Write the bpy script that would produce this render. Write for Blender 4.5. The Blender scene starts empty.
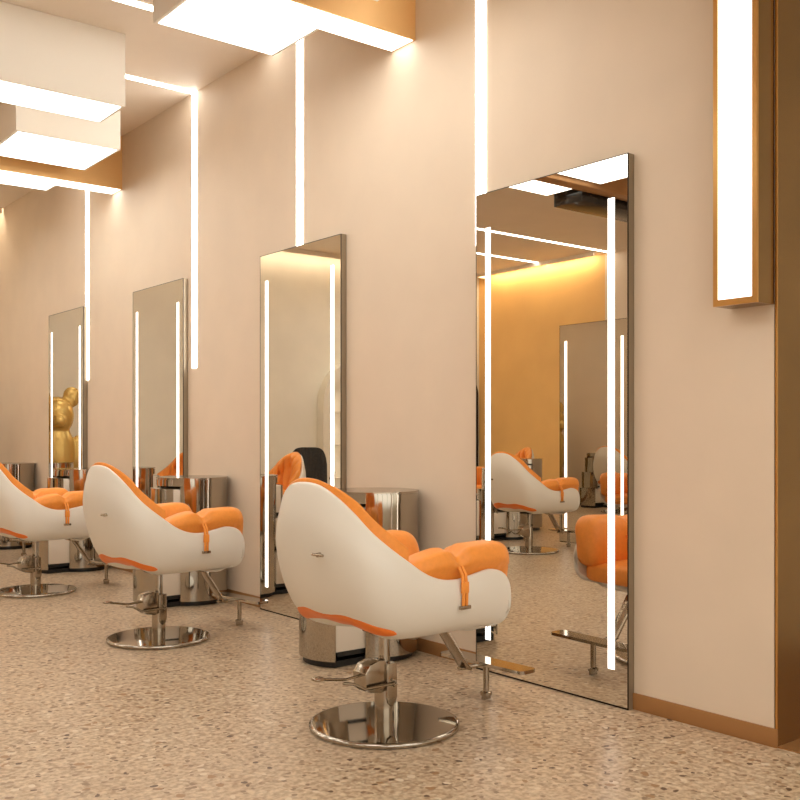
import bpy, bmesh, math, random
from mathutils import Vector, Matrix
PI = math.pi
sc = bpy.context.scene
COL = sc.collection
random.seed(4)

# ------------------------------------------------------------------ materials
def lin(c):
    return tuple(((x/255)/12.92 if x/255 <= .04045 else ((x/255+.055)/1.055)**2.4) for x in c)

def mat(name, col, rough=.5, metal=0., spec=.5, emit=None, strength=0., coat=0., noise=None, bump=0., nscale=40.):
    m = bpy.data.materials.new(name); m.use_nodes = True
    nt = m.node_tree; b = nt.nodes['Principled BSDF']
    c = (*lin(col), 1)
    b.inputs['Base Color'].default_value = c
    b.inputs['Roughness'].default_value = rough
    b.inputs['Metallic'].default_value = metal
    b.inputs['Specular IOR Level'].default_value = spec
    b.inputs['Coat Weight'].default_value = coat
    if emit:
        b.inputs['Emission Color'].default_value = (*lin(emit), 1)
        b.inputs['Emission Strength'].default_value = strength
    if noise or bump:
        tc = nt.nodes.new('ShaderNodeTexCoord')
        n = nt.nodes.new('ShaderNodeTexNoise'); n.inputs['Scale'].default_value = nscale
        n.inputs['Detail'].default_value = 4
        nt.links.new(tc.outputs['Object'], n.inputs['Vector'])
        if noise:
            r = nt.nodes.new('ShaderNodeValToRGB')
            r.color_ramp.elements[0].position = .3; r.color_ramp.elements[1].position = .7
            r.color_ramp.elements[0].color = tuple(x*(1-noise) for x in c[:3])+(1,)
            r.color_ramp.elements[1].color = tuple(min(1, x*(1+noise)) for x in c[:3])+(1,)
            nt.links.new(n.outputs['Fac'], r.inputs['Fac'])
            nt.links.new(r.outputs['Color'], b.inputs['Base Color'])
        if bump:
            bp = nt.nodes.new('ShaderNodeBump'); bp.inputs['Strength'].default_value = bump
            bp.inputs['Distance'].default_value = .002
            nt.links.new(n.outputs['Fac'], bp.inputs['Height'])
            nt.links.new(bp.outputs['Normal'], b.inputs['Normal'])
    return m

M = {}
M['wall'] = mat('peach_plaster', (230, 211, 189), .6, noise=.025, bump=.12, nscale=3.5)
M['cream'] = mat('cream_plaster', (238, 230, 214), .65, noise=.03, nscale=3)
M['ochre'] = mat('ochre_plaster', (237, 188, 116), .45, noise=.04, nscale=2)
M['ceil'] = mat('ceiling_paint', (243, 230, 214), .65, noise=.02, nscale=3)
M['brass'] = mat('brushed_brass', (220, 172, 106), .28, metal=1., noise=.03, nscale=5)
M['brassbeam'] = mat('satin_brass_paint', (242, 196, 132), .4, metal=.35, noise=.03, nscale=4)
M['bronze'] = mat('bronze_panel', (152, 122, 80), .25, metal=.9, noise=.08, nscale=3)
M['skirt'] = mat('copper_skirting', (172, 126, 80), .38, metal=.45, noise=.04, nscale=6)
M['chrome'] = mat('polished_chrome', (176, 168, 156), .06, metal=1.)
M['chrome2'] = mat('satin_chrome', (170, 158, 142), .17, metal=1.)
M['mirror'] = mat('mirror_glass', (226, 220, 210), .0, metal=1.)
M['frame'] = mat('taupe_metal_edge', (150, 134, 112), .4, metal=.4)
M['darkframe'] = mat('dark_metal', (52, 44, 38), .35, metal=.8)
M['shell'] = mat('white_shell_plastic', (232, 225, 214), .36, spec=.45, coat=.15)
M['orange'] = mat('orange_leather', (246, 154, 66), .42, spec=.4, noise=.04, bump=.25, nscale=60)
M['orange2'] = mat('deep_orange_leather', (238, 124, 46), .45, spec=.4)
M['white'] = mat('white_lacquer', (226, 214, 198), .4)
M['pendant'] = mat('white_pendant_paint', (243, 236, 224), .5)
M['black'] = mat('black_plastic', (18, 16, 15), .4)
M['blackgloss'] = mat('black_stone', (40, 32, 26), .12, noise=.4, nscale=3)
M['char'] = mat('charcoal_fabric', (58, 54, 50), .8, noise=.15, nscale=40)
M['goldstatue'] = mat('gold_glaze', (216, 180, 104), .24, metal=.55)
M['green'] = mat('leaf_green', (70, 100, 50), .5)
M['lamp'] = mat('lit_diffuser', (255, 250, 240), .5, emit=(248, 250, 245), strength=4.6)
M['led'] = mat('lit_led_channel', (255, 250, 240), .5, emit=(250, 250, 245), strength=9.5)
M['mled'] = mat('lit_mirror_led', (255, 250, 245), .5, emit=(255, 249, 242), strength=2.6)
M['vlamp'] = mat('lit_wall_diffuser', (255, 250, 245), .5, emit=(250, 247, 242), strength=1.7)
M['fill_pane'] = mat('added_glow_pane', (240, 236, 228), .5, emit=(247, 249, 243), strength=1.4)  # glow for the added pane behind the camera
M['spot'] = mat('lit_spot_lens', (255, 250, 245), .5, emit=(255, 225, 185), strength=22)

def terrazzo():
    m = bpy.data.materials.new('beige_terrazzo'); m.use_nodes = True
    nt = m.node_tree; N = nt.nodes; L = nt.links
    b = N['Principled BSDF']
    tc = N.new('ShaderNodeTexCoord')
    nz = N.new('ShaderNodeTexNoise'); nz.inputs['Scale'].default_value = 22; nz.inputs['Detail'].default_value = 3
    L.new(tc.outputs['Object'], nz.inputs['Vector'])
    mixv = N.new('ShaderNodeMix'); mixv.data_type = 'VECTOR'; mixv.inputs['Factor'].default_value = .035
    L.new(tc.outputs['Object'], mixv.inputs[4]); L.new(nz.outputs['Color'], mixv.inputs[5])
    def ramp(stops, interp='LINEAR'):
        r = N.new('ShaderNodeValToRGB'); r.color_ramp.interpolation = interp
        e = r.color_ramp.elements
        e[0].position, e[0].color = stops[0][0], (*lin(stops[0][1]), 1)
        e[1].position, e[1].color = stops[1][0], (*lin(stops[1][1]), 1)
        for p, c in stops[2:]:
            x = e.new(p); x.color = (*lin(c), 1)
        return r
    # fine chips
    v1 = N.new('ShaderNodeTexVoronoi'); v1.inputs['Scale'].default_value = 46
    L.new(mixv.outputs[1], v1.inputs['Vector'])
    s1 = N.new('ShaderNodeSeparateColor'); L.new(v1.outputs['Color'], s1.inputs['Color'])
    r1 = ramp([(0, (150, 124, 98)), (.14, (192, 168, 140)), (.5, (202, 180, 152)), (.72, (180, 152, 124)), (.86, (212, 194, 168)), (.95, (168, 136, 104))], 'CONSTANT')
    L.new(s1.outputs['Red'], r1.inputs['Fac'])
    # matrix between the chips
    n2 = N.new('ShaderNodeTexNoise'); n2.inputs['Scale'].default_value = 48; n2.inputs['Detail'].default_value = 5
    L.new(tc.outputs['Object'], n2.inputs['Vector'])
    r2 = ramp([(.38, (156, 128, 100)), (.62, (214, 190, 160))])
    L.new(n2.outputs['Fac'], r2.inputs['Fac'])
    mx = N.new('ShaderNodeMix'); mx.data_type = 'RGBA'; mx.inputs['Factor'].default_value = .62
    L.new(r1.outputs['Color'], mx.inputs[6]); L.new(r2.outputs['Color'], mx.inputs[7])
    prev = mx.outputs[2]
    # larger scattered chips: dark brown, ochre and pale
    for scale, thr, col, pick in ((30, .30, (100, 74, 54), .91), (22, .34, (160, 122, 84), .91), (26, .34, (212, 194, 170), .88), (40, .36, (140, 112, 86), .78)):
        v = N.new('ShaderNodeTexVoronoi'); v.inputs['Scale'].default_value = scale
        L.new(mixv.outputs[1], v.inputs['Vector'])
        lt = N.new('ShaderNodeMath'); lt.operation = 'LESS_THAN'; lt.inputs[1].default_value = thr
        L.new(v.outputs['Distance'], lt.inputs[0])
        sp = N.new('ShaderNodeSeparateColor'); L.new(v.outputs['Color'], sp.inputs['Color'])
        gt = N.new('ShaderNodeMath'); gt.operation = 'GREATER_THAN'; gt.inputs[1].default_value = pick
        L.new(sp.outputs['Green'], gt.inputs[0])
        mu = N.new('ShaderNodeMath'); mu.operation = 'MULTIPLY'
        L.new(lt.outputs[0], mu.inputs[0]); L.new(gt.outputs[0], mu.inputs[1])
        mm = N.new('ShaderNodeMix'); mm.data_type = 'RGBA'
        L.new(mu.outputs[0], mm.inputs['Factor']); L.new(prev, mm.inputs[6])
        mm.inputs[7].default_value = (*lin(col), 1)
        prev = mm.outputs[2]
    L.new(prev, b.inputs['Base Color'])
    b.inputs['Roughness'].default_value = .33
    b.inputs['Specular IOR Level'].default_value = .45
    return m
M['floor'] = terrazzo()

# ------------------------------------------------------------------ mesh helpers
class MB:
    def __init__(s): s.v = []; s.f = []
    def add(s, vs, fs):
        o = len(s.v); s.v += [tuple(p) for p in vs]; s.f += [tuple(i+o for i in f) for f in fs]; return s
    def box(s, x0, x1, y0, y1, z0, z1):
        return s.add([(x0,y0,z0),(x1,y0,z0),(x1,y1,z0),(x0,y1,z0),(x0,y0,z1),(x1,y0,z1),(x1,y1,z1),(x0,y1,z1)],
            [(0,3,2,1),(4,5,6,7),(0,1,5,4),(1,2,6,5),(2,3,7,6),(3,0,4,7)])
    def cyl(s, r, z0, z1, n=48, c=(0,0)):
        return s.lathe([(0,z0),(r,z0),(r,z1),(0,z1)], n, c)
    def lathe(s, prof, n=48, c=(0,0)):
        vs = []; fs = []
        for (r, z) in prof:
            for i in range(n):
                a = 2*PI*i/n; vs.append((c[0]+r*math.cos(a), c[1]+r*math.sin(a), z))
        for k in range(len(prof)-1):
            for i in range(n):
                j = (i+1) % n; fs.append((k*n+i, k*n+j, (k+1)*n+j, (k+1)*n+i))
        return s.add(vs, fs)
    def tube(s, pts, r, n=12):
        pts = [Vector(p) for p in pts]; vs = []; fs = []; m = len(pts)
        for k, p in enumerate(pts):
            d = (pts[min(k+1, m-1)]-pts[max(k-1, 0)]).normalized()
            up = Vector((0,0,1)) if abs(d.z) < .9 else Vector((1,0,0))
            a = d.cross(up).normalized(); b = d.cross(a).normalized()
            for i in range(n):
                t = 2*PI*i/n; vs.append(p+a*math.cos(t)*r+b*math.sin(t)*r)
        for k in range(m-1):
            for i in range(n):
                j = (i+1) % n; fs.append((k*n+i, k*n+j, (k+1)*n+j, (k+1)*n+i))
        fs.append(tuple(reversed(range(n)))); fs.append(tuple(range((m-1)*n, m*n)))
        return s.add(vs, fs)
    def ribbon(s, pts, wv, th):      # flat strap along pts: width vector wv, thickness th
        pts = [Vector(p) for p in pts]; wv = Vector(wv); vs = []; fs = []; m = len(pts)
        for k, p in enumerate(pts):
            d = (pts[min(k+1, m-1)]-pts[max(k-1, 0)]).normalized()
            nn = d.cross(wv.normalized()).normalized()*th*.5
            vs += [p-wv*.5-nn, p+wv*.5-nn, p+wv*.5+nn, p-wv*.5+nn]
        for k in range(m-1):
            for i in range(4):
                j = (i+1) % 4; fs.append((k*4+i, k*4+j, (k+1)*4+j, (k+1)*4+i))
        fs += [(3,2,1,0), tuple((m-1)*4+i for i in range(4))]
        return s.add(vs, fs)
    def prism(s, poly, z0, z1):      # poly in xy
        n = len(poly)
        vs = [(x,y,z0) for x,y in poly]+[(x,y,z1) for x,y in poly]
        fs = [tuple(reversed(range(n))), tuple(range(n, 2*n))]+[(i,(i+1)%n,(i+1)%n+n,i+n) for i in range(n)]
        return s.add(vs, fs)
    def xprism(s, poly, y0, y1):     # poly in xz
        n = len(poly)
        vs = [(x,y0,z) for x,z in poly]+[(x,y1,z) for x,z in poly]
        fs = [tuple(range(n)), tuple(reversed(range(n, 2*n)))]+[(i,i+n,(i+1)%n+n,(i+1)%n) for i in range(n)]
        return s.add(vs, fs)
    def grid(s, rows, closeu=False, closev=False, caps=False):
        nu = len(rows); nv = len(rows[0]); vs = [p for r in rows for p in r]; fs = []
        for i in range(nu if closeu else nu-1):
            for j in range(nv if closev else nv-1):
                a = i*nv+j; b = i*nv+(j+1)%nv; c = ((i+1)%nu)*nv+(j+1)%nv; d = ((i+1)%nu)*nv+j
                fs.append((a,b,c,d))
        if caps:
            fs.append(tuple(reversed(range(nv)))); fs.append(tuple((nu-1)*nv+i for i in range(nv)))
        return s.add(vs, fs)
    def superell(s, c, h, e1=.6, e2=.6, nu=40, nv=20, fn=None):
        def cp(a, e): x = math.cos(a); return math.copysign(abs(x)**e, x)
        def sp(a, e): x = math.sin(a); return math.copysign(abs(x)**e, x)
        rows = []
        for j in range(nv+1):
            b = -PI/2+PI*j/nv; row = []
            for i in range(nu):
                a = 2*PI*i/nu
                p = Vector((c[0]+h[0]*cp(b,e1)*cp(a,e2), c[1]+h[1]*cp(b,e1)*sp(a,e2), c[2]+h[2]*sp(b,e1)))
                if fn: p = fn(p)
                row.append(p)
            rows.append(row)
        return s.grid(rows, closev=True)
    def build(s, name, m, parent=None, smooth=False, bevel=0., seg=2, recalc=True, angle=40):
        if bevel and not smooth: angle = 25
        me = bpy.data.meshes.new(name)
        bm = bmesh.new()
        vv = [bm.verts.new(p) for p in s.v]
        for f in s.f:
            try: bm.faces.new([vv[i] for i in f])
            except ValueError: pass
        bmesh.ops.remove_doubles(bm, verts=bm.verts, dist=1e-5)
        if recalc: bmesh.ops.recalc_face_normals(bm, faces=bm.faces)
        if bevel:
            es = [e for e in bm.edges if len(e.link_faces) == 2 and e.calc_face_angle(0) > math.radians(30)]
            bmesh.ops.bevel(bm, geom=es, offset=bevel, segments=seg, profile=.5, affect='EDGES', clamp_overlap=True)
        if smooth or bevel:
            for f in bm.faces: f.smooth = True
            for e in bm.edges:
                if len(e.link_faces) == 2 and e.calc_face_angle(0) > math.radians(angle): e.smooth = False
        bm.to_mesh(me); bm.free()
        me.materials.append(M[m] if isinstance(m, str) else m)
        o = bpy.data.objects.new(name, me); COL.objects.link(o)
        if parent: o.parent = parent
        return o

def tag(o, label=None, cat=None, group=None, kind=None):
    if label: o['label'] = label
    if cat: o['category'] = cat
    if group: o['group'] = group
    if kind: o['kind'] = kind
    return o
def empty(name, loc, rz=0.):
    o = bpy.data.objects.new(name, None); COL.objects.link(o)
    o.location = loc; o.rotation_euler = (0, 0, rz); o.empty_display_size = .1
    return o
def copy_tree(o, parent=None):
    c = o.copy(); COL.objects.link(c)
    if parent: c.parent = parent
    for ch in [x for x in list(bpy.data.objects) if x.parent == o and x != c]:
        copy_tree(ch, c)
    return c

# ------------------------------------------------------------------ setting
H = 3.54      # ceiling
WX = 3.175    # styling wall
YE = 11.1     # end wall
XL = -4.05    # far side wall
YB = -3.2
Y0 = 1.88     # where the styling wall ends in a doorway
def struct(name, mb, m, **k): return tag(mb.build(name, m, **k), kind='structure')
struct('floor', MB().box(XL-.2, 5.2, YB-.2, YE+.2, -.1, 0), 'floor')
struct('ceiling', MB().box(XL-.2, 5.2, YB-.2, YE+.2, H, H+.1), 'ceil')
struct('wall_right', MB().box(WX, WX+.55, Y0+.012, YE, 0, H), 'wall')
struct('wall_end', MB().box(XL-.1, WX+.55, YE, YE+.15, 0, H), 'cream')
struct('wall_left', MB().box(XL-.15, XL, 8.62, YE, 0, H), 'ochre')
struct('wall_side', MB().box(XL-.15, XL, YB, 8.62, 0, H), 'wall')
struct('wall_back', MB().box(XL-.15, 5.1, YB-.15, YB, 0, .25).box(XL-.15, 5.1, YB-.15, YB, 2.95, H).box(XL-.15, XL+.6, YB-.15, YB, .25, 2.95).box(4.4, 5.1, YB-.15, YB, .25, 2.95), 'cream')
struct('added_window_1', MB().box(XL+.6, 4.4, YB-.09, YB-.06, .25, 2.95), 'fill_pane')  # added unseen glowing pane, brightens the room from behind the camera
wf = MB()  # glazing bars over the added pane
for i in range(6):
    x = XL+.6+i*(4.4-XL-.6)/5; wf.box(x-.03, x+.03, YB-.06, YB-.02, .25, 2.95)
struct('trim_4', wf, 'darkframe')
struct('wall_doorway', MB().box(WX+1.6, WX+1.75, YB, Y0+.1, 0, H), 'cream')
# bronze lining of the doorway: facing the camera, with a folded edge
tr = MB().box(WX+.004, WX+1.6, Y0, Y0+.012, 0, H)
struct('trim_1', tr, 'bronze')
struct('trim_2', MB().box(WX-.002, WX+.004, Y0-.001, Y0+.005, .0665, H), 'brass')
struct('trim_3', MB().box(WX, WX+1.6, YB, Y0, 0, .004), 'skirt')   # brown threshold
bb = MB()
bb.box(WX-.010, WX, Y0-.004, YE, 0, .066)
struct('baseboard_right', bb, 'skirt', bevel=.0015)
struct('baseboard_end', MB().box(XL, WX-.01, YE-.012, YE, 0, .066), 'skirt')
struct('baseboard_left', MB().box(XL, XL+.012, 8.62, YE-.012, 0, .066), 'skirt')

# ------------------------------------------------------------------ lights of the room, some added out of view
def led(name, x0, x1, y0, y1, z0, z1, label, group):
    o = MB().box(x0, x1, y0, y1, z0, z1).build(name, 'led')
    return tag(o, label, 'light strip', group)
wl = [(3.40, 2.0, 'bright vertical light strip rising from behind the nearest large mirror'),
      (4.99, 2.0, 'bright vertical light strip rising from behind the second mirror'),
      (6.38, 1.577, 'bright vertical light strip between the second and third mirrors, meeting a ceiling strip'),
      (8.45, 1.58, 'bright vertical light strip beside the right edge of the farthest mirror')]
for y, z, lb in wl:
    led('wall_light_strip', WX-.004, WX+.002, y-.034, y+.034, z, H, lb, 'light strips set upright into the peach wall')
for y, xa, lb in ((5.27, -.6, 'ceiling light strip leading to the large lit box at the top'),
              (6.38, -.6, 'ceiling light strip meeting the upright strip between second and third mirrors'),
              (8.52, XL+.01, 'ceiling light strip, the nearer of the two lines reflected high in the nearest mirror'),
              (9.67, XL+.01, 'ceiling light strip, the farther of the two lines reflected high in the nearest mirror')):
    led('ceiling_light_strip', xa, WX-.001 if y < 9 else 1.6, y-.03, y+.03, H-.004, H+.002, lb, 'light strips set across the ceiling')

def pendant(x0, x1, y0, y1, z, label, name='light_box', body='pendant', border=.02, cat='ceiling light', group='white boxed ceiling lights'):
    cx, cy = (x0+x1)/2, (y0+y1)/2
    t = empty(name, (cx, cy, z)); tag(t, label, cat, group)
    a, b, h = (x1-x0)/2, (y1-y0)/2, H-z-.001
    MB().box(-a, a, -b, b, 0, h).build('housing', body, t)
    MB().box(-a+border, a-border, -b+border, b-border, -.003, .004).build('diffuser', 'lamp', t)
    return t
HP = 2.05
pendant(2.055, 2.745, 4.10, 4.585, 3.15, 'white boxed ceiling light with broad lit underside right behind the nearer brass beam')
pendant(1.0, 2.38, 5.71, 6.10, 3.098, 'tall white boxed ceiling light with narrow lit underside at upper left')
pendant(2.055, 2.785, 6.77, 7.46, 3.15, 'square white boxed ceiling light just in front of the farther brass beam')
pendant(2.055, 2.77, 7.885, 8.28, 3.15, 'white boxed ceiling light half hidden behind the farther brass beam')
pendant(2.055, 2.785, 3.02, 3.70, 3.15, 'square white boxed ceiling light above the nearest styling chair')
pendant(2.055, 2.785, .3, 1.0, 3.15, 'added unseen square light box behind the doorway end of the wall')  # added out of view, brightens the near end of the wall
pendant(.02, .80, 4.35, 5.27, 3.15, 'large lit ceiling box reflected in the top corner of the nearest mirror')
pendant(.08, .80, 5.44, 5.81, 3.15, 'lit ceiling box beyond the brown bar, reflected at top of nearest mirror')
pendant(-2.3, -1.3, 1.6, 2.6, 3.15, 'added unseen square light box over the opposite side of the room')  # added for brightness on the opposite side, out of view
pendant(-3.6, -2.7, 3.4, 4.4, 3.15, 'added unseen light box near the far side wall')  # added unseen light by the far side wall
pendant(.0, .70, 6.95, 7.95, 3.15, 'added unseen long light box over the middle of the room')  # added for brightness, clear of what the mirrors show
pendant(1.85, 2.5, 9.40, 10.05, 3.15, 'added unseen light box near the cream end wall')  # added just out of view to lift the far end
pendant(-.2, 1.0, 1.2, 2.6, 3.15, 'added unseen broad light box above the camera')  # added overhead fill, out of view
pendant(-.2, 1.2, -1.9, -.6, 3.15, 'added unseen broad light box near the back wall')  # added fill light behind the camera
pendant(2.0, 3.4, -1.6, -.6, 3.15, 'added unseen broad light box beside the doorway')  # added fill by the doorway, never in view
BG = 'brass ceiling beams with lit undersides'
pendant(-.6, WX-.001, 3.89, 4.088, 3.125, 'brass ceiling beam with lit underside at top centre above the second mirror', 'ceiling_beam_light', 'brassbeam', .012, 'ceiling light', BG)
pendant(.6, WX-.001, 7.68, 7.882, 3.105, 'brass ceiling beam with lit underside meeting the wall near the farthest mirror', 'ceiling_beam_light', 'brassbeam', .012, 'ceiling light', BG)
o = MB().box(-1.2, .95, 5.29, 5.42, 3.115, H-.001).build('ceiling_bar', 'skirt', bevel=.003)
tag(o, 'plain brown metal ceiling bar between lit boxes, reflected at top of nearest mirror', 'ceiling bar')
o = MB().box(-1.7, -.02, 5.50, 5.82, 3.07, H-.001).build('ceiling_cassette', 'blackgloss', bevel=.004)
tag(o, 'glossy black veined ceiling box reflected at top right of nearest mirror', 'ceiling box')
# black recessed spotlight showing at the upper left edge
t = empty('ceiling_spotlight', (1.80, 5.12, H)); tag(t, 'small black square ceiling spotlight at the top left edge', 'spotlight')
MB().box(-.09, .09, -.06, .06, -.09, -.001).build('housing', 'black', t, bevel=.004)
g = MB()
for i in range(4): g.box(-.075+i*.04, -.045+i*.04, -.04, .04, -.094, -.088)
g.build('louvre', 'darkframe', t)

# added cove lights and lips, brightening the tops of ochre and cream walls
M['cove2'] = mat('added_cove_strip_soft', (255, 250, 240), .5, emit=(255, 242, 220), strength=10)  # glow of the added end wall cove
M['cove'] = mat('added_cove_strip', (255, 250, 240), .5, emit=(255, 242, 214), strength=22)  # glow of the added ochre wall cove
struct('trim_5', MB().box(XL+.001, WX-.02, YE-.22, YE-.20, H-.06, H-.0005), 'ceil')  # added lip hiding the end wall cove strip
struct('trim_6', MB().box(XL+.20, XL+.22, 8.64, YE-.22, H-.05, H-.0005), 'ceil')  # added lip hiding the ochre wall cove strip
led('added_cove_light', XL+.3, WX-.05, YE-.19, YE-.12, H-.012, H-.002, 'added unseen cove light brightening the top of the cream end wall', 'added cove lights')
bpy.data.objects['added_cove_light'].data.materials[0] = M['cove2']
o = led('added_cove_light', XL+.08, XL+.16, 8.75, YE-.25, H-.012, H-.002, 'added unseen cove light brightening the top of the ochre wall', 'added cove lights')
o.data.materials[0] = M['cove']
pendant(-2.2, -.9, 9.20, 10.30, 3.15, 'added unseen broad light box between the ochre wall and cream end wall')  # added light for the dim far end, kept out of the mirrors

# vertical wall lamp at right
t = empty('wall_lamp', (WX, 1.9765, 1.56)); tag(t, 'tall brass framed wall lamp with white lit front at upper right', 'wall lamp')
dd, hy, hh = .113, .0865, H-1.56-.002
fb = MB()
MB().box(-dd+.0121, -.0005, -hy+.0005, hy-.0005, .0005, hh).build('housing', 'bronze', t)  # darker metal puts the dim reflections on the sides into the colour
fb.box(-dd, -dd+.012, -hy, -hy+.018, 0, hh); fb.box(-dd, -dd+.012, hy-.018, hy, 0, hh)
fb.box(-dd, -dd+.012, -hy+.018, hy-.018, 0, .022)
fb.build('frame', 'brass', t)
MB().box(-dd+.004, -dd+.014, -hy+.018, hy-.018, .022, hh).build('diffuser', 'vlamp', t)

# ------------------------------------------------------------------ mirrors (local: glass faces -x, back at x=0)
def make_mirror(label, loc, rz=0, back=False, group='tall wall mirrors with light strips'):
    t = empty('wall_mirror', loc, rz); tag(t, label, 'mirror', group)
    w, h, d = .446, 2.227, .039
    MB().box(-d+.003, -.0005, -w, w, .001, h).build('frame', 'frame', t, bevel=.001)
    e = MB()
    r = .0035
    e.box(-d-.0005, -d+.004, -w, -w+r, .001, h); e.box(-d-.0005, -d+.004, w-r, w, .001, h)
    e.box(-d-.0005, -d+.004, -w+r, w-r, .001, .001+2*r); e.box(-d-.0005, -d+.004, -w+r, w-r, h-r, h)
    e.build('edge_trim', 'darkframe', t)
    MB().box(-d, -d+.003, -w+r, w-r, .008, h-r).build('mirror_glass', 'mirror', t)
    for y in (-w+.085, w-.082):
        MB().box(-d-.001, -d+.001, y-.017, y+.017, .15, 2.062).build('light_strip', 'mled', t)
    return t
mir = make_mirror('tall mirror nearest the camera, reflecting the opposite chair and ochre wall', (WX, 2.948, 0))
ml = ['second tall mirror from the right, behind the nearest chair back, reflecting a cream wall',
      'third tall mirror from the right, with an orange cushion in its lower corner',
      'farthest tall mirror at left, reflecting a gold bear sculpture']
for i, y in enumerate((4.95, 6.93, 8.89)):
    c = copy_tree(mir); c.location = (WX, y, 0); c['label'] = ml[i]
c = copy_tree(mir); c.location = (-1.28-.039, 6.46, 0); c.rotation_euler = (0, 0, PI)
c['label'] = 'free-standing mirror of the opposite row, reflected in the nearest mirror'
c['group'] = 'tall wall mirrors with light strips'

# ------------------------------------------------------------------ styling chair
RIM = [(-.378,0,.927),(-.371,.085,.917),(-.352,.157,.880),(-.320,.220,.824),(-.277,.266,.759),(-.222,.297,.706),(-.150,.314,.654),(-.075,.323,.606),
       (0,.327,.581),(.075,.329,.576),(.16,.329,.588),(.24,.327,.597),(.315,.322,.578),(.358,.314,.532),(.366,.306,.475),(.345,.290,.418),(.306,.258,.382),(.280,.17,.358),(.272,0,.352)]
NR = len(RIM)-1
def cat(p0, p1, p2, p3, t):
    return tuple(.5*((2*b)+(-a+c)*t+(2*a-5*b+4*c-d)*t*t+(-a+3*b-3*c+d)*t**3) for a,b,c,d in zip(p0,p1,p2,p3))
def rim(q):         # q in [-1,1]; 0 back centre, +-1 front centre
    sgn = -1 if q < 0 else 1; u = min(abs(q), 1)*NR; k = min(int(u), NR-1); t = u-k
    def g(i):
        if i < 0: a = RIM[-i]; return (a[0], -a[1], a[2])
        if i > NR: a = RIM[2*NR-i]; return (a[0], -a[1], a[2])
        return RIM[i]
    x, w, z = cat(g(k-1), g(k), g(k+1), g(k+2), t)
    return Vector((x, -w*sgn, z))      # q>0 : sitter's right hand side (-y)
CB = Vector((0, 0, .372))
TAB_S = [(0,0),(.35,-.01),(.62,.0),(.80,.07),(.92,.22),(1.0,.45),(1.025,.72),(1.0,1.0)]
TAB_B = [(0,0),(.35,.035),(.60,.10),(.78,.17),(.91,.34),(1.01,.56),(1.055,.78),(1.0,1.0)]
TAB_F = [(0,0),(.38,0),(.68,.02),(.86,.08),(.94,.22),(.98,.45),(1,.72),(1,1)]
def tab(T, t):
    u = min(max(t, 0), 1)*7; k = min(int(u), 6); f = u-k
    g = lambda i: T[min(max(i, 0), 7)]
    return cat(g(k-1), g(k), g(k+1), g(k+2), f)
def shell_pt(q, t):
    R = rim(q); u = abs(q)*NR
    b = max(0., min(1., 1-(u-1.5)/4.5)); b = b*b*(3-2*b)
    hs, gs = tab(TAB_S, t); hb, gb = tab(TAB_B, t)
    h = hs*(1-b)+hb*b; g = gs*(1-b)+gb*b
    f = max(0., min(1., (u-9.5)/3.0)); hf, gf = tab(TAB_F, t)   # arm fronts: no outward bulge
    h = h*(1-f)+hf*f; g = g*(1-f)+gf*f
    over = max(0., t-1)
    return Vector((CB.x+(R.x-CB.x)*h, (R.y)*h, CB.z+(R.z-CB.z)*g+over*(.34+.5*min(1., max(0., (u-1.2)/2.2)))))
def shell_in(q, t, off):
    e = .004
    a = shell_pt(q+e, t)-shell_pt(q-e, t); b = shell_pt(q, min(t+e, 1))-shell_pt(q, min(t+e, 1)-2*e)
    n = a.cross(b).normalized(); p = shell_pt(q, t)
    c = Vector((.05, 0, .62))-p
    if n.dot(c) < 0: n = -n
    return p+n*off

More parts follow.
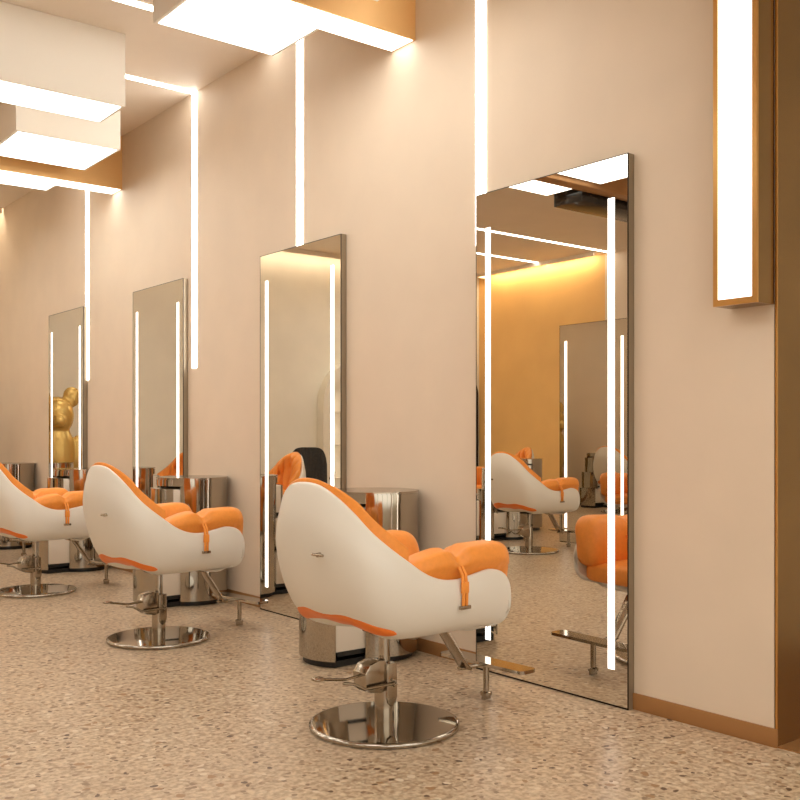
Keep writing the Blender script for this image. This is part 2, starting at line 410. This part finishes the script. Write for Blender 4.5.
def make_chair():
    t = empty('styling_chair', (0, 0, 0))
    # shell
    nq, nt_ = 112, 26
    rows = []
    for i in range(nq):
        q = -1+2*i/nq
        col = [shell_pt(q, j/nt_) for j in range(nt_+1)]
        R_ = col[-1]; td = (R_-shell_pt(q, .965)).normalized(); nn = (shell_in(q, 1.0, 1.0)-R_).normalized()
        nn = (nn-td*nn.dot(td)).normalized()
        for k in range(1, 8):
            f = PI*k/8; col.append(R_+nn*.010*(1-math.cos(f))+td*.010*math.sin(f))
        for j in range(nt_, 2, -1): col.append(shell_in(q, j/nt_, .020))
        rows.append(col)
    sh = MB(); sh.grid(rows, closeu=True)
    inn = len(rows[0])-1
    cv = Vector((CB.x, 0, CB.z+.02)); base_i = len(sh.v); sh.v.append(tuple(cv))
    W_ = len(rows[0])
    for i in range(nq): sh.f.append((i*W_+inn, ((i+1)%nq)*W_+inn, base_i))
    so = sh.build('shell', 'shell', t, smooth=True, angle=180)
    # orange slit band low around the back
    st = MB(); rws = []
    n_ = 60; q1 = 5.4/NR
    for i in range(n_+1):
        q = -q1+2*q1*i/n_; e = max(.02, 1-abs(2*i/n_-1)**14)**.5
        u_ = abs(q)*NR
        def lerp(T):
            for (a, x), (b, y) in zip(T, T[1:]):
                if u_ <= b: return x+(y-x)*(u_-a)/(b-a)
            return T[-1][1]
        tt = lerp(((0,.42),(2.5,.47),(5.4,.54))); tb = lerp(((0,.20),(2,.25),(3.5,.36),(5.4,.43)))
        tc = (tt+tb)/2; hw = (tt-tb)/2*e
        ring = []
        for k in range(24):
            a = 2*PI*k/24
            ring.append(shell_in(q, tc+hw*math.cos(a), .004-.009*math.sin(a)))
        rws.append(ring)
    st.grid(rws, closev=True, caps=True).build('slit_insert', 'orange2', t, smooth=True, angle=180)['label'] = 'orange slit insert low on the white shell'
    # back cushion
    A, B = 48, 100
    q1 = 6.1/NR; t0, t1 = .42, 1.075
    rws = []
    def thick(a, b):       # a along t 0..1, b along q -1..1
        ea = max(0, 1-abs(2*a-1)**3.2)**.5; eb = max(0, 1-abs(b)**8)**.5
        T = (.080+.035*min(1, abs(b)*1.6))*ea*eb
        T *= 1-.42*math.exp(-((b*4.5-round(b*4.5))/.13)**2)*(.35+.65*a)
        for bb_, aa_ in ((-.62,.42),(-.22,.40),(.22,.40),(.62,.42),(0,.72),(-.4,.72),(.4,.72)):
            T *= 1-.45*math.exp(-((b-bb_)/.05)**2-((a-aa_)/.05)**2)
        T *= 1+.10*math.exp(-((a-.28)/.18)**2)
        return T
    for i in range(B+1):
        b = -1+2*i/B; q = b*q1; ring = []
        for j in range(A+1):
            a = j/A; ring.append(shell_in(q, t0+(t1-t0)*a, .021+thick(a, b)))
        for j in range(A-1, 0, -2):
            a = j/A; ring.append(shell_in(q, t0+(t1-t0)*a, .0195))
        rws.append(ring)
    MB().grid(rws, closev=True).build('back_cushion', 'orange', t, smooth=True, angle=180)
    for bb_, aa_ in ((-.22,.40),(.22,.40),(0,.72),(-.4,.72),(.4,.72)):
        p = shell_in(bb_*q1, t0+(t1-t0)*aa_, .021+thick(aa_, bb_)+.002)
        MB().superell(p, (.009,.009,.009), 1, 1, 12, 8).build('tuft_button', 'orange2', t, smooth=True)
    # seat cushion
    def seatf(p):
        p = p.copy()
        if p.z > .43:
            d = math.exp(-((p.x-.06)/.05)**2-(p.y/.05)**2)
            p.z -= .014*d
            p.z += .012*(1-(p.x-.05)**2/.1)*(1-(p.y/.27)**2)
        p.y *= 1-.30*max(0, -(p.x-.0)/.25)**1.5
        lo = .398+.42*max(0, -p.x-.01)+.32*max(0, abs(p.y)-.20)
        if p.z < lo and p.x < .29: p.z = lo
        return p
    MB().superell((.075, 0, .425), (.270, .292, .052), .40, .26, 72, 28, seatf).build('seat_cushion', 'orange', t, smooth=True, angle=180)
    # arm cushions, straps
    for s in (1, -1):
        rws = []; NX = 60; NP = 40
        for i in range(NX+1):
            x = -.172+.550*i/NX
            e = (x-.103)/.275
            p = max(0, 1-abs(e)**(2.4 if x < .103 else 9))**.42
            ci = math.exp(-((x-.085)/.032)**2)
            ring = []
            for k in range(NP):
                a = 2*PI*k/NP
                ca, sa = math.cos(a), math.sin(a)
                ex = .60
                cw = math.copysign(abs(ca)**ex, ca); cz = math.copysign(abs(sa)**ex, sa)
                pl = 1+.040*math.cos(a*11+1)*math.exp(-((x-.085)/.085)**2)
                top = .130+.035*max(0, x)
                hz = top*(1-.24*ci if sa > 0 else 1)*p*pl
                hw = .083*(1-.10*ci)*p*pl
                if sa < 0: hz = .118*p
                hw *= (1 if ca > 0 else .92); w = .240+hw*cw; z = .565+hz*cz
                w += .022*max(0, (z-.56)/.14)
                lim = .2955 if z < .60 else .2955+(z-.60)*.9
                lim = min(lim, .345)
                if x > .30: lim = min(lim, .345-(.0 if z > .6 else .06))
                w = min(w, lim+.007)
                ring.append((x, -s*w, max(z, .44)))
            rws.append(ring)
        ac = MB().grid(rws, closev=True, caps=True).build('arm_cushion', 'orange', t, smooth=True, angle=180)
        bt = MB().superell((.15, -s*.156, .60), (.008,.005,.008), 1, 1, 12, 8).build('tuft_button', 'orange2', ac, smooth=True)
        sx = .085
        pts = [(sx, -s*.17, .625), (sx, -s*.20, .652), (sx, -s*.245, .662), (sx, -s*.290, .655), (sx, -s*.318, .632), (sx, -s*.340, .60),
               (sx, -s*.3455, .565), (sx, -s*.3465, .53), (sx, -s*.345, .490)]
        m2 = MB().ribbon([(x-.008, y, z) for x, y, z in pts], (.011, 0, 0), .007)
        m2.ribbon([(x+.008, y, z) for x, y, z in pts], (.011, 0, 0), .007)
        m2.box(sx-.017, sx+.017, -s*.346-.004, -s*.346+.004, .535, .575)
        sp = m2.build('strap', 'orange', t, bevel=.001)
        MB().box(sx-.026, sx+.026, -s*.346-.006, -s*.346+.006, .478, .491).build('buckle', 'chrome2', sp, bevel=.002)
    # release lever on the shell's back right side
    p = shell_pt(1.15/NR, .73)
    MB().tube([p+Vector((.012,.006,0)), p+Vector((-.020,-.012,0))], .008).tube([p+Vector((-.020,.016,.0)), p+Vector((-.022,-.045,.001))], .0055).build('recline_lever', 'chrome2', t, smooth=True)
    # base, column
    MB().lathe([(0,.001),(.270,.001),(.283,.004),(.285,.010),(.285,.014),(.281,.019),(.270,.020),(.05,.0225),(0,.0225)], 96).build('base_plate', 'chrome', t, smooth=True, angle=50)
    MB().lathe([(0,.021),(.037,.021),(.0375,.03),(.0375,.235),(.036,.240),(0,.241)], 48).build('column', 'chrome2', t, smooth=True)
    MB().lathe([(0,.24),(.022,.24),(.022,.365),(0,.365)], 32).build('piston', 'chrome', t, smooth=True)
    MB().box(-.06, .08, -.06, .06, .358, .371).build('seat_plate', 'darkframe', t, bevel=.004)
    # pump housing: faceted block behind the column + tongue with rounded foot in front of it
    ho = MB().xprism([(-.118,.165),(-.095,.148),(-.045,.140),(-.02,.146),(-.02,.255),(-.055,.262),(-.10,.250),(-.122,.222)], -.038, .038)
    hs = ho.build('pump_housing', 'chrome2', t, bevel=.003)
    tg = MB().xprism([(-.022,.245),(.024,.245),(.026,.12),(.018,.095),(.001,.082),(-.016,.095),(-.024,.12)], -.046, -.037)
    tg.build('cover_plate', 'chrome2', hs, bevel=.002)
    lv = MB().tube([(.004,-.052,.170),(-.14,-.052,.172),(-.185,-.045,.198),(-.225,-.036,.206)], .0055)
    lv.tube([(-.11,-.01,.215),(-.20,-.02,.212),(-.25,-.030,.222),(-.33,-.035,.238)], .0055)
    lv.tube([(-.004,-.050,.186),(.012,-.053,.178),(.016,-.053,.168),(0,-.053,.162)], .005)
    lv.superell((-.335,-.035,.239), (.022,.020,.006), .5, .5, 16, 8)
    lv.build('foot_pump_lever', 'chrome2', t, smooth=True)
    # footrest
    fr = MB().ribbon([(.235,0,.352),(.295,0,.335),(.425,0,.160),(.445,0,.150)], (0,.055,0), .016)
    fr.ribbon([(.40,0,.154),(.50,0,.152),(.56,0,.152)], (0,.03,0), .010)
    f0 = fr.build('footrest_arm', 'chrome2', t, bevel=.002)
    poly = []
    for (cx, cy, a0) in ((.580,.215,0),(.530,.215,90),(.530,-.215,180),(.580,-.215,270)):
        for k in range(7):
            a = math.radians(a0+90*k/6); poly.append((cx+.022*math.cos(a), cy+.022*math.sin(a)))
    f1 = MB().prism(poly, .152, .166).build('footrest_plate', 'chrome', f0)
    MB().lathe([(0,.034),(.013,.034),(.013,.152),(0,.152)], 20, (.555,0)).lathe([(0,.022),(.024,.022),(.024,.034),(.015,.038),(0,.038)], 20, (.555,0)).box(.535,.575,-.007,.007,.004,.024).build('footrest_post', 'chrome2', f0, smooth=True)
    return t

chair = make_chair()
CG = 'white shell styling chairs with orange cushions'
spots = [(2.246, 2.94, 3, 'nearest white shell styling chair with orange cushions, in front of the large mirror'),
         (2.246, 4.94, 7, 'second white shell styling chair from the right, orange cushions, whole in view'),
         (2.246, 6.96, 5, 'white shell styling chair cut by the left edge, partly behind the second chair'),
         (2.246, 8.96, 4, 'farthest white shell styling chair, only its footrest showing behind the left edge chair'),
         (-.41, 6.50, 180, 'white shell chair of the opposite row, reflected centrally in the nearest mirror'),
         (-2.25, 8.75, 20, 'white shell chair reflected behind the opposite chair in the nearest mirror')]
for i, (x, y, r, lb) in enumerate(spots):
    c = chair if i == 0 else copy_tree(chair)
    c.location = (x, y, 0); c.rotation_euler = (0, 0, math.radians(r)); tag(c, lb, 'salon chair', CG)
    if i in (1, 2): c.scale = (.955, .955, 1.012)

# ------------------------------------------------------------------ round chrome cart with pulled out drawers (-x)
def make_cart():
    t = empty('salon_cart', (0, 0, 0)); R = .23; a0 = math.asin(.162/R)
    # body: C-shaped wall
    rows = []
    n = 60
    for i in range(n+1):
        a = -PI+a0+(2*PI-2*a0)*i/n
        rows.append([(R*math.cos(a), R*math.sin(a), .032), (R*math.cos(a), R*math.sin(a), .770), ((R-.012)*math.cos(a), (R-.012)*math.sin(a), .770), ((R-.012)*math.cos(a), (R-.012)*math.sin(a), .032)])
    MB().grid(rows, closev=True, caps=True).build('body', 'chrome', t, smooth=True)
    tp = MB().lathe([(0,.770),(R+.002,.770),(R+.002,.812),(R-.006,.812),(R-.006,.818),(0,.818)], 72).build('top', 'chrome', t, smooth=True)
    MB().lathe([(0,.818),(R+.004,.818),(R+.004,.824),(0,.824)], 72)  .build('rim', 'chrome2', tp, smooth=True)
    MB().lathe([(0,.0),(R-.03,.0),(R-.03,.032),(0,.032)], 60).build('plinth', 'black', t, smooth=True)
    MB().box(.06, .075, -.15, .15, .034, .768).build('inner_back', 'black', t)
    for z0, z1, off in ((.052,.292,.165),(.306,.530,.115),(.544,.750,.045)):
        w = .150; xe = -math.sqrt(R*R-.155**2)
        d = MB().box(xe-off+.005, .05, -w, w, z0+.024, z1).build('drawer', 'white', t, bevel=.002)
        rows = []
        for i in range(25):
            a = PI-a0*.96+2*a0*.96*i/24
            x, y = R*math.cos(a)-off, R*math.sin(a)
            x2, y2 = (R-.010)*math.cos(a)-off, (R-.010)*math.sin(a)
            zz = z0-.02
            rows.append([(x,y,zz),(x,y,z1+.004),(x2,y2,z1+.004),(x2,y2,zz)])
        MB().grid(rows, closev=True, caps=True).build('drawer_front', 'chrome', d, smooth=True)
        pl = [(R*math.cos(PI-a0*.9+2*a0*.9*i/16)-off+.012, R*math.sin(PI-a0*.9+2*a0*.9*i/16)*.97) for i in range(17)]
        MB().prism(pl, z0+.008, z1).build('drawer_block', 'white', d)
        MB().box(xe-off+.02, .05, -w+.006, w-.006, z0, z0+.023).build('drawer_rail', 'black', d)
    pl = [((R-.02)*math.cos(PI-a0*.9+2*a0*.9*i/16)-.165, (R-.02)*math.sin(PI-a0*.9+2*a0*.9*i/16)) for i in range(17)]
    MB().prism(pl+[(-.1,-.13),(-.1,.13)], .001, .031).build('drawer_foot', 'black', t)
    return t
cart = make_cart()
KG = 'round chrome salon carts with pulled out white drawers'
ck = [(2.944, 3.95, 0, 'round chrome salon cart behind the nearest chair'),
      (2.944, 5.95, 0, 'round chrome salon cart behind the second chair, below the third mirror'),
      (2.944, 7.95, 0, 'round chrome salon cart between the two left chairs, below the farthest mirror'),
      (2.944, 9.90, 0, 'farthest round chrome salon cart at the left edge of the photo'),
      (-1.10, 7.50, 180, 'round chrome salon cart reflected under the opposite chair in the nearest mirror'),
      (-1.95, 8.10, 150, 'round chrome salon cart reflected right of the opposite chair back in nearest mirror')]
for i, (x, y, r, lb) in enumerate(ck):
    c = cart if i == 0 else copy_tree(cart)
    c.location = (x, y, 0); c.rotation_euler = (0, 0, math.radians(r)); tag(c, lb, 'salon cart', KG)

# ------------------------------------------------------------------ things only the mirrors show
# plain gold bear figure
b = MB()
b.superell((0,0,.86), (.19,.235,.36), .8, .9, 32, 24)
b.superell((0,0,1.31), (.205,.225,.205), .9, .9, 32, 24)
for s in (1,-1):
    b.superell((0,s*.200,1.515), (.055,.115,.11), .9, .9, 24, 16)
    b.superell((-.02,s*.262,.84), (.075,.07,.26), .9, .9, 20, 20)
    b.superell((0,s*.115,.36), (.115,.105,.36), .7, .8, 24, 24)
    b.superell((-.05,s*.115,.07), (.16,.11,.068), .6, .8, 24, 16)
b.superell((-.19,0,1.25), (.075,.095,.07), .9, .9, 24, 16)
bo = b.build('bear_sculpture', 'goldstatue', smooth=True, angle=180)
rm = bo.modifiers.new('fuse', 'REMESH'); rm.mode = 'VOXEL'; rm.voxel_size = .014; rm.use_smooth_shade = True
sm = bo.modifiers.new('soft', 'SMOOTH'); sm.factor = .6; sm.iterations = 3
bo.scale = (.8, .80, 1)
bo.location = (2.63, 10.60, 0); bo.rotation_euler = (0, 0, math.radians(98))
tag(bo, 'glossy gold bear sculpture reflected in the farthest mirror', 'sculpture')

# ribbed charcoal chair
t = empty('ribbed_armchair', (.02, 9.60, 0), math.radians(128)); tag(t, 'charcoal ribbed chair reflected in the second mirror beside an orange cushion', 'chair')
rows = []
for i in range(41):
    y = -.21+.42*i/40; e = 1-abs(y/.215)**5
    zt = .60+.36*max(0, e)**.35; x0 = -.20-.03*(1-(y/.21)**2)+.006*math.cos(i*PI/2)
    rows.append([(x0-.05*(k/12.)-.0, y, .46+(zt-.46)*k/12.) for k in range(13)]+[(x0-.05-.035, y, zt-.0), (x0-.045, y, .46)])
MB().grid(rows, closev=True, caps=True).build('backrest', 'char', t, smooth=True, angle=70)
MB().superell((.02,0,.44), (.24,.23,.055), .4, .4, 40, 16).build('seat', 'char', t, smooth=True)
for s in (1,-1):
    a = MB().tube([(-.2,s*.245,.60),(-.1,s*.27,.655),(.12,s*.27,.655)], .014).tube([(.10,s*.27,.65),(.08,s*.25,.42)], .012)
    a.build('armrest', 'black', t, smooth=True)
MB().cyl(.03, .02, .40, 24).build('column', 'chrome2', t, smooth=True)
MB().lathe([(0,0),(.25,0),(.25,.012),(.24,.018),(0,.02)], 48).build('base_plate', 'chrome', t, smooth=True)

# arched recess trim on the end wall
def arch(x0, x1, zt, y0, y1, th):
    c = (x0+x1)/2; r = (x1-x0)/2; zc = zt-r; m_ = MB()
    outer = [(x0,0.0)]+[(c-r*math.cos(PI*i/24), zc+r*math.sin(PI*i/24)) for i in range(25)]+[(x1,0.0)]
    inner = [(x0+th,0.0)]+[(c-(r-th)*math.cos(PI*i/24), zc+(r-th)*math.sin(PI*i/24)) for i in range(25)]+[(x1-th,0.0)]
    rows = [[(o_[0],y0,o_[1]),(i_[0],y0,i_[1]),(i_[0],y1,i_[1]),(o_[0],y1,o_[1])] for o_, i_ in zip(outer, inner)]
    m_.grid(rows, closev=True, caps=True)
    fill = MB().xprism([(p[0], p[1]) for p in inner], y1-.012, y1)
    return m_, fill
a, f = arch(-2.35, -1.06, 2.15, YE-.16, YE-.001, .13)
t = empty('arch_shelf', (0,0,0)); tag(t, 'cream arch framing shelves, reflected at right side of the second mirror', 'arch shelf')
a.build('arch_frame', 'cream', t, smooth=True); f.build('back_panel', 'cream', t)
sh_ = MB()
MB().box(-1.215, -1.195, YE-.12, YE-.10, .1, 1.6).build('light_strip', 'led', t)
for z in (.5, .95, 1.4): MB().box(-2.22, -1.22, YE-.15, YE-.014, z, z+.02).build('shelf', 'white', t)
a, f = arch(XL+.06, -3.1, 2.13, YE-.05, YE-.001, .025)
t = empty('arch_mirror', (0,0,0)); tag(t, 'arch topped mirror with dark frame at left edge of the nearest mirror reflection', 'mirror')
a.build('frame', 'darkframe', t, smooth=True); f.build('mirror_glass', 'mirror', t)

# ------------------------------------------------------------------ light, world, camera
w = bpy.data.worlds.new('world'); sc.world = w; w.use_nodes = True
w.node_tree.nodes['Background'].inputs[0].default_value = (1, .8, .6, 1)
w.node_tree.nodes['Background'].inputs[1].default_value = .15

cam = bpy.data.cameras.new('camera'); co = bpy.data.objects.new('camera', cam); COL.objects.link(co)
co.location = (0, 0, 1.1)
co.rotation_euler = (PI/2, 0, -math.radians(38.3))
cam.sensor_width = 36; cam.lens = 979/800*36
cam.shift_y = (435-400)/800
cam.clip_start = .05; cam.clip_end = 100
sc.camera = co
sc.view_settings.view_transform = 'Standard'
sc.view_settings.look = 'None'
sc.view_settings.exposure = .06
sc.view_settings.gamma = 1
sc.view_settings.use_curve_mapping = False
